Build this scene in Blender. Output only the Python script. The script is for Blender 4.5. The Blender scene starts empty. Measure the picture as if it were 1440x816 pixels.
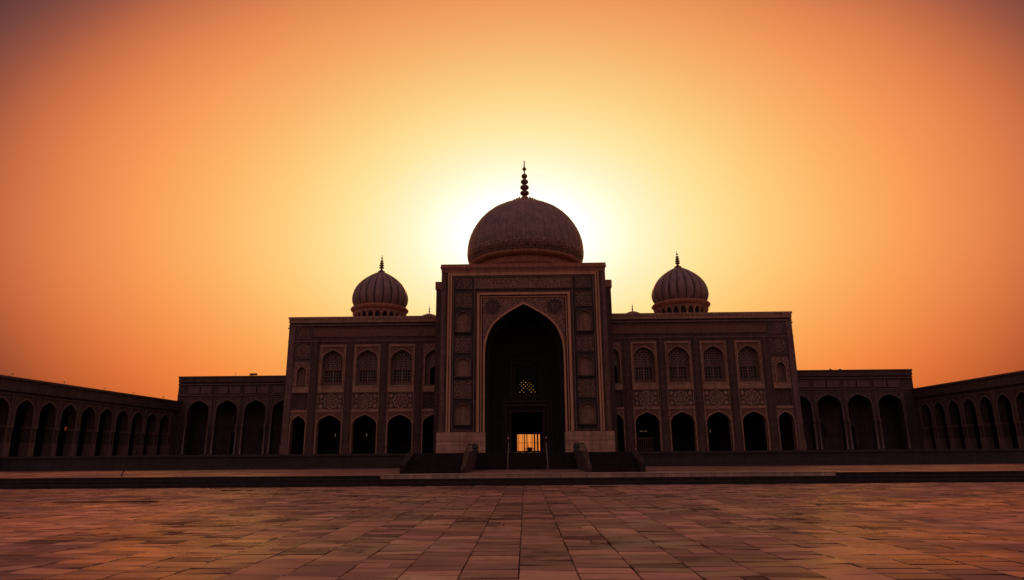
import bpy, math, random
random.seed(7)
R = math.radians
PI = math.pi
scene = bpy.context.scene
col = scene.collection
PT = 2.18          # podium top
TZ = 0.68          # upper terrace

# ------------------------------------------------------------------ materials
def new_mat(name):
    m = bpy.data.materials.new(name); m.use_nodes = True
    nt = m.node_tree
    return m, nt, nt.nodes['Principled BSDF']

def N(nt, t, **kw):
    n = nt.nodes.new(t)
    for k, v in kw.items():
        if k in n.inputs: n.inputs[k].default_value = v
        else: setattr(n, k, v)
    return n

def stone(name, c, c2=None, var=0.35, rough=0.75, block=None, bump=0.4, streak=0.35, spec=0.3, mortar=0.45):
    """weathered masonry: two tones, blotches, rain streaks and (optionally) block courses."""
    m, nt, b = new_mat(name); L = nt.links
    c2 = c2 or tuple(x * 0.6 for x in c)
    geo = N(nt, 'ShaderNodeNewGeometry')
    sep = N(nt, 'ShaderNodeSeparateXYZ'); L.new(geo.outputs['Position'], sep.inputs[0])
    n1 = N(nt, 'ShaderNodeTexNoise', Scale=0.55, Detail=8.0, Roughness=0.65); L.new(geo.outputs['Position'], n1.inputs['Vector'])
    n2 = N(nt, 'ShaderNodeTexNoise', Scale=6.0, Detail=6.0, Roughness=0.6); L.new(geo.outputs['Position'], n2.inputs['Vector'])
    mp = N(nt, 'ShaderNodeMapping'); mp.inputs['Scale'].default_value = (1.6, 1.6, 0.12)
    L.new(geo.outputs['Position'], mp.inputs['Vector'])
    n3 = N(nt, 'ShaderNodeTexNoise', Scale=1.5, Detail=5.0); L.new(mp.outputs[0], n3.inputs['Vector'])
    a = N(nt, 'ShaderNodeMath', operation='ADD'); L.new(n1.outputs['Fac'], a.inputs[0]); L.new(n2.outputs['Fac'], a.inputs[1])
    mr = N(nt, 'ShaderNodeMapRange'); mr.inputs['From Min'].default_value = 0.75; mr.inputs['From Max'].default_value = 1.3
    L.new(a.outputs[0], mr.inputs['Value'])
    mix = N(nt, 'ShaderNodeMix', data_type='RGBA'); mix.inputs['A'].default_value = (*c2, 1); mix.inputs['B'].default_value = (*c, 1)
    f = N(nt, 'ShaderNodeMath', operation='MULTIPLY_ADD'); f.inputs[1].default_value = var * 1.6; f.inputs[2].default_value = 1 - var * 1.3
    L.new(mr.outputs[0], f.inputs[0]); L.new(f.outputs[0], mix.inputs['Factor'])
    cur = mix.outputs['Result']
    sm = N(nt, 'ShaderNodeMapRange'); sm.inputs['From Min'].default_value = 0.42; sm.inputs['From Max'].default_value = 0.68
    sm.inputs['To Min'].default_value = 1.0; sm.inputs['To Max'].default_value = 1 - streak
    L.new(n3.outputs['Fac'], sm.inputs['Value'])
    mul = N(nt, 'ShaderNodeVectorMath', operation='SCALE'); L.new(cur, mul.inputs[0]); L.new(sm.outputs[0], mul.inputs['Scale'])
    cur = mul.outputs[0]
    height = n2.outputs['Fac']
    if block:
        ad = N(nt, 'ShaderNodeMath', operation='ADD'); L.new(sep.outputs['X'], ad.inputs[0]); L.new(sep.outputs['Y'], ad.inputs[1])
        cb = N(nt, 'ShaderNodeCombineXYZ'); L.new(ad.outputs[0], cb.inputs['X']); L.new(sep.outputs['Z'], cb.inputs['Y'])
        br = N(nt, 'ShaderNodeTexBrick', Scale=1.0); L.new(cb.outputs[0], br.inputs['Vector'])
        br.inputs['Brick Width'].default_value = block[0]; br.inputs['Row Height'].default_value = block[1]
        br.inputs['Mortar Size'].default_value = 0.03; br.inputs['Mortar Smooth'].default_value = 0.3
        br.inputs['Color1'].default_value = (1, 1, 1, 1); br.inputs['Color2'].default_value = (0.72, 0.72, 0.74, 1)
        br.inputs['Mortar'].default_value = (mortar, mortar, mortar, 1)
        mb_ = N(nt, 'ShaderNodeMix', data_type='RGBA', blend_type='MULTIPLY'); mb_.inputs['Factor'].default_value = 1
        L.new(cur, mb_.inputs['A']); L.new(br.outputs['Color'], mb_.inputs['B']); cur = mb_.outputs['Result']
        hh = N(nt, 'ShaderNodeMath', operation='MULTIPLY_ADD'); hh.inputs[1].default_value = -1.5
        L.new(br.outputs['Fac'], hh.inputs[0]); L.new(height, hh.inputs[2]); height = hh.outputs[0]
    L.new(cur, b.inputs['Base Color'])
    bp = N(nt, 'ShaderNodeBump', Strength=bump, Distance=0.04); L.new(height, bp.inputs['Height']); L.new(bp.outputs[0], b.inputs['Normal'])
    b.inputs['Roughness'].default_value = rough; b.inputs['Specular IOR Level'].default_value = spec
    return m

def arabesque(name, dark, light, scale=2.2, rough=0.7):
    """interlaced floral tile pattern"""
    m, nt, b = new_mat(name); L = nt.links
    geo = N(nt, 'ShaderNodeNewGeometry')
    wn = N(nt, 'ShaderNodeTexNoise', Scale=scale * 0.8, Detail=2.0); L.new(geo.outputs['Position'], wn.inputs['Vector'])
    sc = N(nt, 'ShaderNodeVectorMath', operation='MULTIPLY_ADD'); sc.inputs[1].default_value = (0.5, 0.5, 0.5)
    L.new(wn.outputs['Color'], sc.inputs[0]); L.new(geo.outputs['Position'], sc.inputs[2])
    v = N(nt, 'ShaderNodeTexVoronoi', feature='DISTANCE_TO_EDGE', Scale=scale * 1.6); L.new(sc.outputs[0], v.inputs['Vector'])
    v2 = N(nt, 'ShaderNodeTexVoronoi', feature='F1', Scale=scale * 3.2); L.new(sc.outputs[0], v2.inputs['Vector'])
    r1 = N(nt, 'ShaderNodeMapRange'); r1.inputs['From Min'].default_value = 0.04; r1.inputs['From Max'].default_value = 0.12
    r1.inputs['To Min'].default_value = 1; r1.inputs['To Max'].default_value = 0; L.new(v.outputs['Distance'], r1.inputs['Value'])
    r2 = N(nt, 'ShaderNodeMapRange'); r2.inputs['From Min'].default_value = 0.2; r2.inputs['From Max'].default_value = 0.4
    r2.inputs['To Min'].default_value = 0.7; r2.inputs['To Max'].default_value = 0; L.new(v2.outputs['Distance'], r2.inputs['Value'])
    mx = N(nt, 'ShaderNodeMath', operation='MAXIMUM'); L.new(r1.outputs[0], mx.inputs[0]); L.new(r2.outputs[0], mx.inputs[1])
    mix = N(nt, 'ShaderNodeMix', data_type='RGBA'); mix.inputs['A'].default_value = (*dark, 1); mix.inputs['B'].default_value = (*light, 1)
    L.new(mx.outputs[0], mix.inputs['Factor']); L.new(mix.outputs['Result'], b.inputs['Base Color'])
    bp = N(nt, 'ShaderNodeBump', Strength=0.5, Distance=0.05); L.new(mx.outputs[0], bp.inputs['Height']); L.new(bp.outputs[0], b.inputs['Normal'])
    b.inputs['Roughness'].default_value = rough; b.inputs['Specular IOR Level'].default_value = 0.3
    return m

M = {}
M['frame'] = stone('warm_sandstone', (.44, .26, .20), (.30, .17, .135), block=(1.3, .55), mortar=.75, bump=.25)
M['ridge'] = stone('ridge_highlight_stone', (.56, .30, .20), (.40, .205, .14), bump=.2, streak=.25)  # orange highlights on the ridges put into a lighter stone colour
M['shaft'] = stone('mauve_sandstone', (.21, .125, .115), (.13, .075, .07), block=(.9, .6), mortar=.7)
M['field'] = stone('dark_red_masonry', (.115, .066, .064), (.07, .042, .042), block=(1.1, .42), mortar=.7)
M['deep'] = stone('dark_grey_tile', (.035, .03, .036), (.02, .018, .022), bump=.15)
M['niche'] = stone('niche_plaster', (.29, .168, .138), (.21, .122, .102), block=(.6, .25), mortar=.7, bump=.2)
M['plinth'] = stone('pale_plinth_stone', (.50, .31, .245), (.34, .20, .16), block=(2.1, .62), mortar=.6, rough=.6)
M['hall'] = stone('dusky_masonry', (.085, .056, .056), (.055, .036, .037), block=(1.1, .42), mortar=.7)
M['hallframe'] = stone('dusky_frame_stone', (.15, .10, .095), (.10, .064, .062), bump=.2)
M['marble'] = stone('grey_marble', (.25, .19, .175), (.17, .125, .12), rough=.45, bump=.1, spec=.5)
M['interior'] = stone('shaded_interior', (.010, .012, .020), (.006, .007, .012), block=(1.2, .5), mortar=.6)  # room shade painted in as a near-black colour
M['backwall'] = stone('portico_plaster', (.10, .078, .082), (.065, .052, .056), block=(1.6, .7), mortar=.75)
M['dome'] = stone('dome_tiles', (.27, .175, .165), (.16, .10, .10), block=(1.15, .7), mortar=.72, rough=.5, spec=.4, streak=.4)
M['domerib'] = stone('ribbed_dome_plaster', (.25, .165, .16), (.14, .09, .09), rough=.5, spec=.4, streak=.5)
M['rim'] = stone('red_moulding', (.36, .15, .105), (.20, .085, .065), rough=.55, bump=.2)
M['void'] = stone('blackened_iron', (.010, .009, .010), (.005, .005, .006), rough=.9, spec=.05, bump=.1)
M['seam'] = stone('dome_seam', (.185, .12, .115), (.12, .075, .075), bump=.1)
M['groove'] = stone('dark_dome_groove', (.075, .045, .045), (.05, .03, .03), bump=.1)
M['metal'] = stone('bronze_metal', (.16, .08, .055), (.09, .045, .035), rough=.35, spec=.6, bump=.05)
M['iron'] = stone('wrought_iron', (.045, .038, .036), (.02, .018, .018), rough=.45, bump=.1)
M['rail'] = stone('pale_rail_metal', (.42, .33, .29), (.25, .19, .17), rough=.35, spec=.6, bump=.05)
M['dullrail'] = stone('dull_rail_metal', (.17, .13, .12), (.11, .085, .08), rough=.5, bump=.05)
M['podium'] = stone('podium_granite', (.040, .036, .040), (.026, .023, .027), block=(2.4, .5), mortar=.6, rough=.6)
M['step'] = stone('step_granite', (.032, .027, .029), (.02, .017, .019), spec=.12, rough=.85, bump=.25)
M['coping'] = stone('lit_edge_coping', (.50, .36, .30), (.34, .24, .20), rough=.4, bump=.15, block=(1.8, 5), mortar=.5)  # lit front edge of the terrace painted as a paler stone
M['arab'] = arabesque('red_arabesque', (.12, .062, .058), (.30, .175, .14), 1.5)
M['arabdark'] = arabesque('dark_arabesque', (.028, .024, .03), (.17, .115, .10), 1.9)
M['arabred'] = arabesque('drum_arabesque', (.19, .075, .058), (.40, .19, .12), 1.9)
M['arabred2'] = arabesque('spandrel_arabesque', (.13, .058, .05), (.21, .105, .085), 3.0)
M['arabdome'] = arabesque('dome_band_arabesque', (.075, .043, .042), (.30, .17, .145), 1.2, .5)
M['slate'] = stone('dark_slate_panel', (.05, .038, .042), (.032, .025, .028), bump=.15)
M['relief'] = stone('rosette_relief_stone', (.25, .145, .12), (.17, .10, .085), bump=.2)
M['jali'] = stone('jali_stone', (.22, .155, .145), (.16, .112, .105), bump=.1)
M['recess'] = stone('shaded_recess_tile', (.032, .029, .036), (.02, .018, .024), block=(.9, .45), mortar=.7)  # shade of the deep arch put into the colour
M['recessframe'] = stone('shaded_recess_frame', (.06, .045, .046), (.04, .03, .032), bump=.2)  # frame stone darkened by hand for the same recess shade
M['wallbrown'] = stone('window_screen_stone', (.155, .096, .086), (.115, .07, .064), bump=.15)
M['bal'] = stone('brown_balustrade_stone', (.055, .036, .032), (.036, .024, .022))

def glass_mat():
    m, nt, b = new_mat('dark_window_glass')
    b.inputs['Base Color'].default_value = (.006, .007, .01, 1); b.inputs['Roughness'].default_value = .5; b.inputs['Specular IOR Level'].default_value = .2
    return m
M['glass'] = glass_mat()

def glow_mat(name, c, s):
    m, nt, b = new_mat(name)
    b.inputs['Base Color'].default_value = (*[x * .5 for x in c], 1)
    b.inputs['Emission Color'].default_value = (*c, 1); b.inputs['Emission Strength'].default_value = s
    return m
M['lamp'] = glow_mat('orange_lamp_glass', (1.0, .12, .03), .14)
M['paleglow'] = glow_mat('pale_lamp_glass', (1.0, .72, .55), .05)

def paving_mat(name, brick, base=(.30, .172, .152), joint=(.035, .022, .02)):
    m, nt, b = new_mat(name); L = nt.links
    geo = N(nt, 'ShaderNodeNewGeometry')
    big = N(nt, 'ShaderNodeTexNoise', Scale=0.16, Detail=5.0, Roughness=.55); L.new(geo.outputs['Position'], big.inputs['Vector'])
    fine = N(nt, 'ShaderNodeTexNoise', Scale=9.0, Detail=8.0, Roughness=.7); L.new(geo.outputs['Position'], fine.inputs['Vector'])
    mid = N(nt, 'ShaderNodeTexNoise', Scale=1.7, Detail=6.0, Roughness=.6); L.new(geo.outputs['Position'], mid.inputs['Vector'])
    if brick:
        br = N(nt, 'ShaderNodeTexBrick', Scale=1.0, offset_frequency=2, offset=.37); L.new(geo.outputs['Position'], br.inputs['Vector'])
        br.inputs['Brick Width'].default_value = 1.1; br.inputs['Row Height'].default_value = .6
        br.inputs['Mortar Size'].default_value = .012
        br.inputs['Color1'].default_value = (*base, 1); br.inputs['Color2'].default_value = (*[x * .68 for x in base], 1)
        br.inputs['Mortar'].default_value = (*joint, 1)
        cur = br.outputs['Color']; shade = mid.outputs['Fac']
    else:
        at = N(nt, 'ShaderNodeAttribute', attribute_name='shade')
        shade = at.outputs['Fac']
        cr = N(nt, 'ShaderNodeValToRGB'); e = cr.color_ramp.elements
        e[0].position = 0; e[0].color = (.10, .062, .06, 1); e[1].position = 1; e[1].color = (.55, .31, .25, 1)
        k = cr.color_ramp.elements.new(.22); k.color = (.20, .115, .105, 1)
        k = cr.color_ramp.elements.new(.6); k.color = (*base, 1)
        L.new(shade, cr.inputs[0]); cur = cr.outputs[0]
    mr = N(nt, 'ShaderNodeMapRange'); mr.inputs['From Min'].default_value = .3; mr.inputs['From Max'].default_value = .7
    mr.inputs['To Min'].default_value = .72; mr.inputs['To Max'].default_value = 1.15
    L.new(mid.outputs['Fac'], mr.inputs['Value'])
    sc = N(nt, 'ShaderNodeVectorMath', operation='SCALE'); L.new(cur, sc.inputs[0]); L.new(mr.outputs[0], sc.inputs['Scale'])
    L.new(sc.outputs[0], b.inputs['Base Color'])
    # worn, polished areas against dusty ones
    rr = N(nt, 'ShaderNodeMapRange'); rr.inputs['From Min'].default_value = .42; rr.inputs['From Max'].default_value = .58
    rr.inputs['To Min'].default_value = .80; rr.inputs['To Max'].default_value = .33
    L.new(big.outputs['Fac'], rr.inputs['Value'])
    r2 = N(nt, 'ShaderNodeMath', operation='MULTIPLY_ADD'); r2.inputs[1].default_value = .40; r2.inputs[2].default_value = -.20
    L.new(mid.outputs['Fac'], r2.inputs[0])
    r3 = N(nt, 'ShaderNodeMath', operation='ADD'); L.new(rr.outputs[0], r3.inputs[0]); L.new(r2.outputs[0], r3.inputs[1])
    r4 = N(nt, 'ShaderNodeMath', operation='MULTIPLY_ADD'); r4.inputs[1].default_value = -.12 if brick else -.24
    if brick: gsrc = shade
    else: gsrc = N(nt, 'ShaderNodeAttribute', attribute_name='gloss').outputs['Fac']
    L.new(gsrc, r4.inputs[0]); L.new(r3.outputs[0], r4.inputs[2]); L.new(r4.outputs[0], b.inputs['Roughness'])
    b.inputs['Specular IOR Level'].default_value = .22; b.inputs['Specular Tint'].default_value = (1, .5, .35, 1); b.inputs['Metallic'].default_value = .30
    bp = N(nt, 'ShaderNodeBump', Strength=.35, Distance=.012)
    hh = N(nt, 'ShaderNodeMath', operation='ADD'); L.new(fine.outputs['Fac'], hh.inputs[0]); L.new(mid.outputs['Fac'], hh.inputs[1])
    L.new(hh.outputs[0], bp.inputs['Height']); L.new(bp.outputs[0], b.inputs['Normal'])
    return m
M['paver'] = paving_mat('paving_slabs', False)
M['terrace'] = paving_mat('terrace_slabs', True)
M['joint'] = stone('joint_grit', (.03, .02, .018), (.018, .012, .011), rough=.95, spec=.1)

# ------------------------------------------------------------------ mesh builder
def interp(prof, t):
    for i in range(len(prof) - 1):
        a, b = prof[i], prof[i + 1]
        if t <= b[0]: return a[1] + (b[1] - a[1]) * (t - a[0]) / (b[0] - a[0])
    return prof[-1][1]
PROF = [(0, 0), (.006, .09), (.025, .2), (.06, .315), (.11, .42), (.18, .53), (.27, .62), (.38, .70), (.52, .785), (.68, .862), (.84, .935), (1, 1)]

def arch_pts(uc, a, vs, va):
    l = [(uc - a + a * t, vs + (va - vs) * h) for t, h in PROF]
    return l + [(2 * uc - u, v) for u, v in reversed(l[:-1])]

def offset_path(path, d, closed):
    n = len(path); out = []
    for i in range(n):
        p = path[i]
        a = path[(i - 1) % n] if (closed or i > 0) else None
        c = path[(i + 1) % n] if (closed or i < n - 1) else None
        ns = []
        for q0, q1 in ((a, p), (p, c)):
            if q0 is None or q1 is None: continue
            dx, dy = q1[0] - q0[0], q1[1] - q0[1]; l = math.hypot(dx, dy) or 1
            ns.append((-dy / l, dx / l))
        nx, ny = sum(x[0] for x in ns), sum(x[1] for x in ns); l = math.hypot(nx, ny) or 1
        nx, ny = nx / l, ny / l
        k = nx * ns[0][0] + ny * ns[0][1]
        s = d / max(k, .5)
        out.append((p[0] + nx * s, p[1] + ny * s))
    return out

class MB:
    def __init__(self, T=None):
        self.v = []; self.f = []; self.sm = []; self.groove = None; self.T = T or (lambda u, v, w: (u, v, w))
    def face(self, pts, smooth=False):
        i = len(self.v); self.v += [self.T(*p) for p in pts]; self.f.append(list(range(i, i + len(pts)))); self.sm.append(smooth)
    def box(self, u0, u1, v0, v1, w0, w1):
        if u1 < u0: u0, u1 = u1, u0
        c = [(u0, v0, w0), (u1, v0, w0), (u1, v1, w0), (u0, v1, w0), (u0, v0, w1), (u1, v0, w1), (u1, v1, w1), (u0, v1, w1)]
        i = len(self.v); self.v += [self.T(*p) for p in c]
        for f in ((0, 1, 2, 3), (4, 5, 6, 7), (0, 1, 5, 4), (1, 2, 6, 5), (2, 3, 7, 6), (3, 0, 4, 7)):
            self.f.append([i + k for k in f]); self.sm.append(False)
    def prism(self, poly, w0, w1):
        n = len(poly)
        self.face([(p[0], p[1], w1) for p in poly]); self.face([(p[0], p[1], w0) for p in poly])
        for i in range(n):
            a, b = poly[i], poly[(i + 1) % n]
            self.face([(a[0], a[1], w0), (b[0], b[1], w0), (b[0], b[1], w1), (a[0], a[1], w1)])
    def ribbon(self, path, d, w0, w1, closed=False):
        o = offset_path(path, d, closed); n = len(path)
        for i in range(n if closed else n - 1):
            j = (i + 1) % n; a, b, c, e = path[i], path[j], o[j], o[i]
            self.face([(*a, w1), (*b, w1), (*c, w1), (*e, w1)])
            self.face([(*e, w0), (*c, w0), (*c, w1), (*e, w1)])
            self.face([(*a, w0), (*b, w0), (*b, w1), (*a, w1)])
        if not closed:
            for k in (0, n - 1):
                self.face([(*path[k], w0), (*o[k], w0), (*o[k], w1), (*path[k], w1)])
    def frame(self, u0, u1, v0, v1, d, w0, w1):      # inner edge at the given rectangle, grows outward
        self.ribbon([(u0, v0), (u0, v1), (u1, v1), (u1, v0)], d, w0, w1, True)
    def arch_wall(self, u0, u1, v0, v1, a0, a1, vs, va, vb, w, depth):
        """a front face with an arched hole, plus the reveal going back"""
        pts = arch_pts((a0 + a1) / 2, (a1 - a0) / 2, vs, va)
        F = self.face
        F([(u0, v0, w), (a0, v0, w), (a0, vs, w), (u0, vs, w)]); F([(u0, vs, w), (a0, vs, w), (a0, v1, w), (u0, v1, w)])
        F([(a1, v0, w), (u1, v0, w), (u1, vs, w), (a1, vs, w)]); F([(a1, vs, w), (u1, vs, w), (u1, v1, w), (a1, v1, w)])
        for p, q in zip(pts, pts[1:]):
            F([(*p, w), (*q, w), (q[0], v1, w), (p[0], v1, w)])
        if vb > v0: F([(a0, v0, w), (a1, v0, w), (a1, vb, w), (a0, vb, w)])
        out = [(a0, vb)] + pts + [(a1, vb)]
        for p, q in zip(out, out[1:]):
            F([(*p, w), (*q, w), (*q, w - depth), (*p, w - depth)])
        if vb > v0: F([(a0, vb, w), (a1, vb, w), (a1, vb, w - depth), (a0, vb, w - depth)])
    def holed(self, u0, u1, v0, v1, w0, w1, holes):  # solid slab with rectangular openings
        us = sorted({u0, u1, *[h[0] for h in holes], *[h[1] for h in holes]}); vs = sorted({v0, v1, *[h[2] for h in holes], *[h[3] for h in holes]})
        for a, b in zip(us, us[1:]):
            for c, d in zip(vs, vs[1:]):
                if not any(h[0] <= (a + b) / 2 <= h[1] and h[2] <= (c + d) / 2 <= h[3] for h in holes):
                    self.box(a, b, c, d, w0, w1)
    def lathe(self, prof, cx, cy, n=48, lobe=None, smooth=True, cap=True):
        i = len(self.v)
        for r, z in prof:
            for k in range(n):
                t = 2 * PI * k / n; rr = r * (lobe(t) if lobe else 1)
                self.v.append(self.T(cx + rr * math.cos(t), cy + rr * math.sin(t), z))
        for j in range(len(prof) - 1):
            for k in range(n):
                a = i + j * n + k; b = i + j * n + (k + 1) % n
                self.f.append([a, b, b + n, a + n]); self.sm.append(smooth)
    def tube(self, p, q, r, n=8):
        d = [q[k] - p[k] for k in range(3)]; l = math.sqrt(sum(x * x for x in d)); d = [x / l for x in d]
        a = (0, 0, 1) if abs(d[2]) < .9 else (1, 0, 0)
        x = (d[1] * a[2] - d[2] * a[1], d[2] * a[0] - d[0] * a[2], d[0] * a[1] - d[1] * a[0]); lx = math.sqrt(sum(k * k for k in x)); x = [k / lx for k in x]
        y = (d[1] * x[2] - d[2] * x[1], d[2] * x[0] - d[0] * x[2], d[0] * x[1] - d[1] * x[0])
        i = len(self.v)
        for c in (p, q):
            for k in range(n):
                t = 2 * PI * k / n
                self.v.append(self.T(*[c[m] + r * (math.cos(t) * x[m] + math.sin(t) * y[m]) for m in range(3)]))
        for k in range(n):
            self.f.append([i + k, i + (k + 1) % n, i + n + (k + 1) % n, i + n + k]); self.sm.append(True)
        self.f.append([i + k for k in range(n)]); self.sm.append(False); self.f.append([i + n + k for k in range(n)]); self.sm.append(False)
    def build(self, name, mat, parent=None, origin=None):
        po = ORG.get(parent.name, (0, 0, 0)) if parent else (0, 0, 0)
        if origin is None:
            if parent: origin = po
            else:
                xs, ys, zs = zip(*self.v); origin = ((min(xs) + max(xs)) / 2, (min(ys) + max(ys)) / 2, min(zs))
        me = bpy.data.meshes.new(name)
        me.from_pydata([(x - origin[0], y - origin[1], z - origin[2]) for x, y, z in self.v], [], self.f)
        me.polygons.foreach_set('use_smooth', self.sm); me.materials.append(mat)
        if self.groove:
            me.materials.append(self.groove[0]); me.polygons.foreach_set('material_index', [1 if self.groove[1](i) else 0 for i in range(len(self.f))])
        me.update()
        o = bpy.data.objects.new(name, me); col.objects.link(o)
        if parent: o.parent = parent
        o.location = tuple(origin[k] - po[k] for k in range(3))
        ORG[o.name] = origin
        return o
ORG = {}
def tag(o, label=None, cat=None, group=None, kind=None):
    if label: o['label'] = label
    if cat: o['category'] = cat
    if group: o['group'] = group
    if kind: o['kind'] = kind
    return o
def thing(name, loc, label, cat, group=None):
    o = bpy.data.objects.new(name, None); col.objects.link(o); o.location = loc; o.empty_display_size = .5
    ORG[o.name] = tuple(loc)
    return tag(o, label, cat, group)
def copy_tree(o, parent, d=(0, 0, 0)):
    c = o.copy(); col.objects.link(c); c.parent = parent
    c.location = tuple(o.location[k] + d[k] for k in range(3))
    for ch in list(o.children):
        copy_tree(ch, c)
    return c

# ------------------------------------------------------------------ ornament
def rosette(mb, u, v, r, w, n=8):
    def ring(rad, k, amp, ph=0, m=64):
        return [(u + rad * (1 + amp * math.cos(k * t + ph)) * math.cos(t), v + rad * (1 + amp * math.cos(k * t + ph)) * math.sin(t)) for t in [-2 * PI * i / m for i in range(m)]]
    mb.ribbon(ring(r * .86, n, .07), r * .13, w, w + .07, True)
    mb.ribbon(ring(r * .60, n, .16, PI), r * .08, w, w + .06, True)
    for i in range(n):
        t = 2 * PI * (i + .5) / n; c, s = math.cos(t), math.sin(t)
        P = lambda a, b: (u + r * (a * c - b * s), v + r * (a * s + b * c))
        mb.prism([P(.2, 0), P(.36, .11), P(.54, 0), P(.36, -.11)], w, w + .06)
    mb.prism([(u + r * .15 * math.cos(t), v + r * .15 * math.sin(t)) for t in [2 * PI * i / 12 for i in range(12)]], w, w + .09)

def perforated(mb, u0, u1, v0, v1, w0, w1, c, hole, inside=lambda u, v: True, stagger=True):
    nu = max(1, round((u1 - u0) / c)); nv = max(1, round((v1 - v0) / c)); cu = (u1 - u0) / nu; cv = (v1 - v0) / nv
    for j in range(nv):
        for i in range(nu):
            a, b = u0 + i * cu, v0 + j * cv; m, n = a + cu / 2, b + cv / 2
            if not inside(m, n): continue
            hu, hv = cu * hole, cv * hole
            if (i + j) % 2 and stagger: dia = [(m - hu, n), (m, n + hv), (m + hu, n), (m, n - hv)]
            else: dia = [(m - hu * .75, n - hv * .75), (m - hu * .75, n + hv * .75), (m + hu * .75, n + hv * .75), (m + hu * .75, n - hv * .75)]
            cor = [(a, b), (a, b + cv), (a + cu, b + cv), (a + cu, b)]
            if (i + j) % 2 and stagger:
                for k in range(4):
                    mb.face([(*cor[k], w1), (*dia[(k + 1) % 4], w1), (*dia[k], w1)])
                    mb.face([(*cor[k], w1), (*cor[(k + 1) % 4], w1), (*dia[(k + 1) % 4], w1)])
            else:
                for k in range(4):
                    mb.face([(*cor[k], w1), (*cor[(k + 1) % 4], w1), (*dia[(k + 1) % 4], w1), (*dia[k], w1)])
            for k in range(4):
                mb.face([(*dia[k], w0), (*dia[(k + 1) % 4], w0), (*dia[(k + 1) % 4], w1), (*dia[k], w1)])

def finial_parts(dome, cx, cy, z0, top, rb, mat, nb=4):
    """stacked beads on a stem with a spear tip, a sub-part of a dome"""
    h = top - z0
    mb = MB()
    prof = [(rb * 1.25, z0), (rb * .8, z0 + h * .03), (rb * .42, z0 + h * .10), (rb * .3, z0 + h * .16)]
    zb = z0 + h * .16; span = h * .53
    for i in range(nb):
        br = rb * (.86, .84, .72, .56)[i + (4 - nb)]; za = zb + span * i / nb; hh = span / nb
        for k in range(1, 8):
            t = PI * k / 8
            prof.append((max(br * math.sin(t), rb * .1), za + hh * (.5 - .46 * math.cos(t))))
    zt = zb + span
    prof += [(rb * .13, zt), (rb * .10, zt + h * .05), (rb * .40, zt + h * .10), (rb * .36, zt + h * .12), (rb * .13, zt + h * .15), (rb * .09, top - .05), (.002, top)]
    mb.lathe(prof, cx, cy, 16)
    return mb.build('finial', mat, dome)

# ================================================================== SETTING
mb = MB(); mb.face([(-900, -300, -.05), (900, -300, -.05), (900, 1500, -.05), (-900, 1500, -.05)])
g = mb.build('ground', M['joint'], origin=(0, 0, -.05)); tag(g, 'flat dark ground under and beyond the paved square', kind='structure')

# paved square: every slab a little different in height and tilt
GE = 46.0
mb = MB(); shade = []; gloss = []
for k in range(-64, 65):
    x0 = -.15 + k * 1.1; x1 = x0 + 1.1
    far = GE; y = -6 + random.random() * .6
    near_lim = max(-6, (min(abs(x0), abs(x1)) - 12) / .95 - 2)
    tone = random.random() * .12
    while y < far - .05:
        l = random.choice((.48, .55, .58, .62, .66, .6))
        y1 = min(y + l, far)
        if far - y1 < .25: y1 = far
        if y1 > near_lim:
            gx = random.uniform(.010, .019); gy = random.uniform(.014, .030)
            splits = [(x0, x1)] if random.random() > .05 else [(x0, x0 + 1.1 * random.choice((.35, .5, .62)))]
            if splits[0][1] < x1: splits.append((splits[0][1], x1))
            for a, b in splits:
                z = random.gauss(0, .0028); tx = random.gauss(0, .006); ty = random.gauss(0, .006)
                hx, hy = (b - a) / 2, (y1 - y) / 2
                top = [(a + gx, y + gy), (b - gx, y + gy), (b - gx, y1 - gy), (a + gx, y1 - gy)]
                top = [(p + random.uniform(-.006, .006), q + random.uniform(-.006, .006)) for p, q in top]
                zz = [z + tx * sx * hx * 2 + ty * sy * hy * 2 for sx, sy in ((-1, -1), (1, -1), (1, 1), (-1, 1))]
                ins = [((p * .982 + (a + b) / 2 * .018), (q * .97 + (y + y1) / 2 * .03)) for p, q in top]
                mb.face([(*ins[i], zz[i]) for i in range(4)])
                for i in range(4):
                    j = (i + 1) % 4
                    mb.face([(*top[i], zz[i] - .004), (*top[j], zz[j] - .004), (*ins[j], zz[j]), (*ins[i], zz[i])])
                    mb.face([(*top[i], -.045), (*top[j], -.045), (*top[j], zz[j] - .004), (*top[i], zz[i] - .004)])
                r = random.random()
                s = random.uniform(0, .18) if r < .07 else (random.uniform(.85, 1) if r > .93 else min(1, max(.25, random.gauss(.55, .18)) + tone - .06))
                shade += [s] * 9; gl_ = random.random() ** 1.5; gloss += [gl_] * 9
        y = y1
pv = mb.build('paving', M['paver'], origin=(0, 0, 0)); tag(pv, 'reddish stone paving slabs of the open square', kind='structure')
at = pv.data.attributes.new('shade', 'FLOAT', 'FACE'); at.data.foreach_set('value', shade)
at = pv.data.attributes.new('gloss', 'FLOAT', 'FACE'); at.data.foreach_set('value', gloss)

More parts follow.
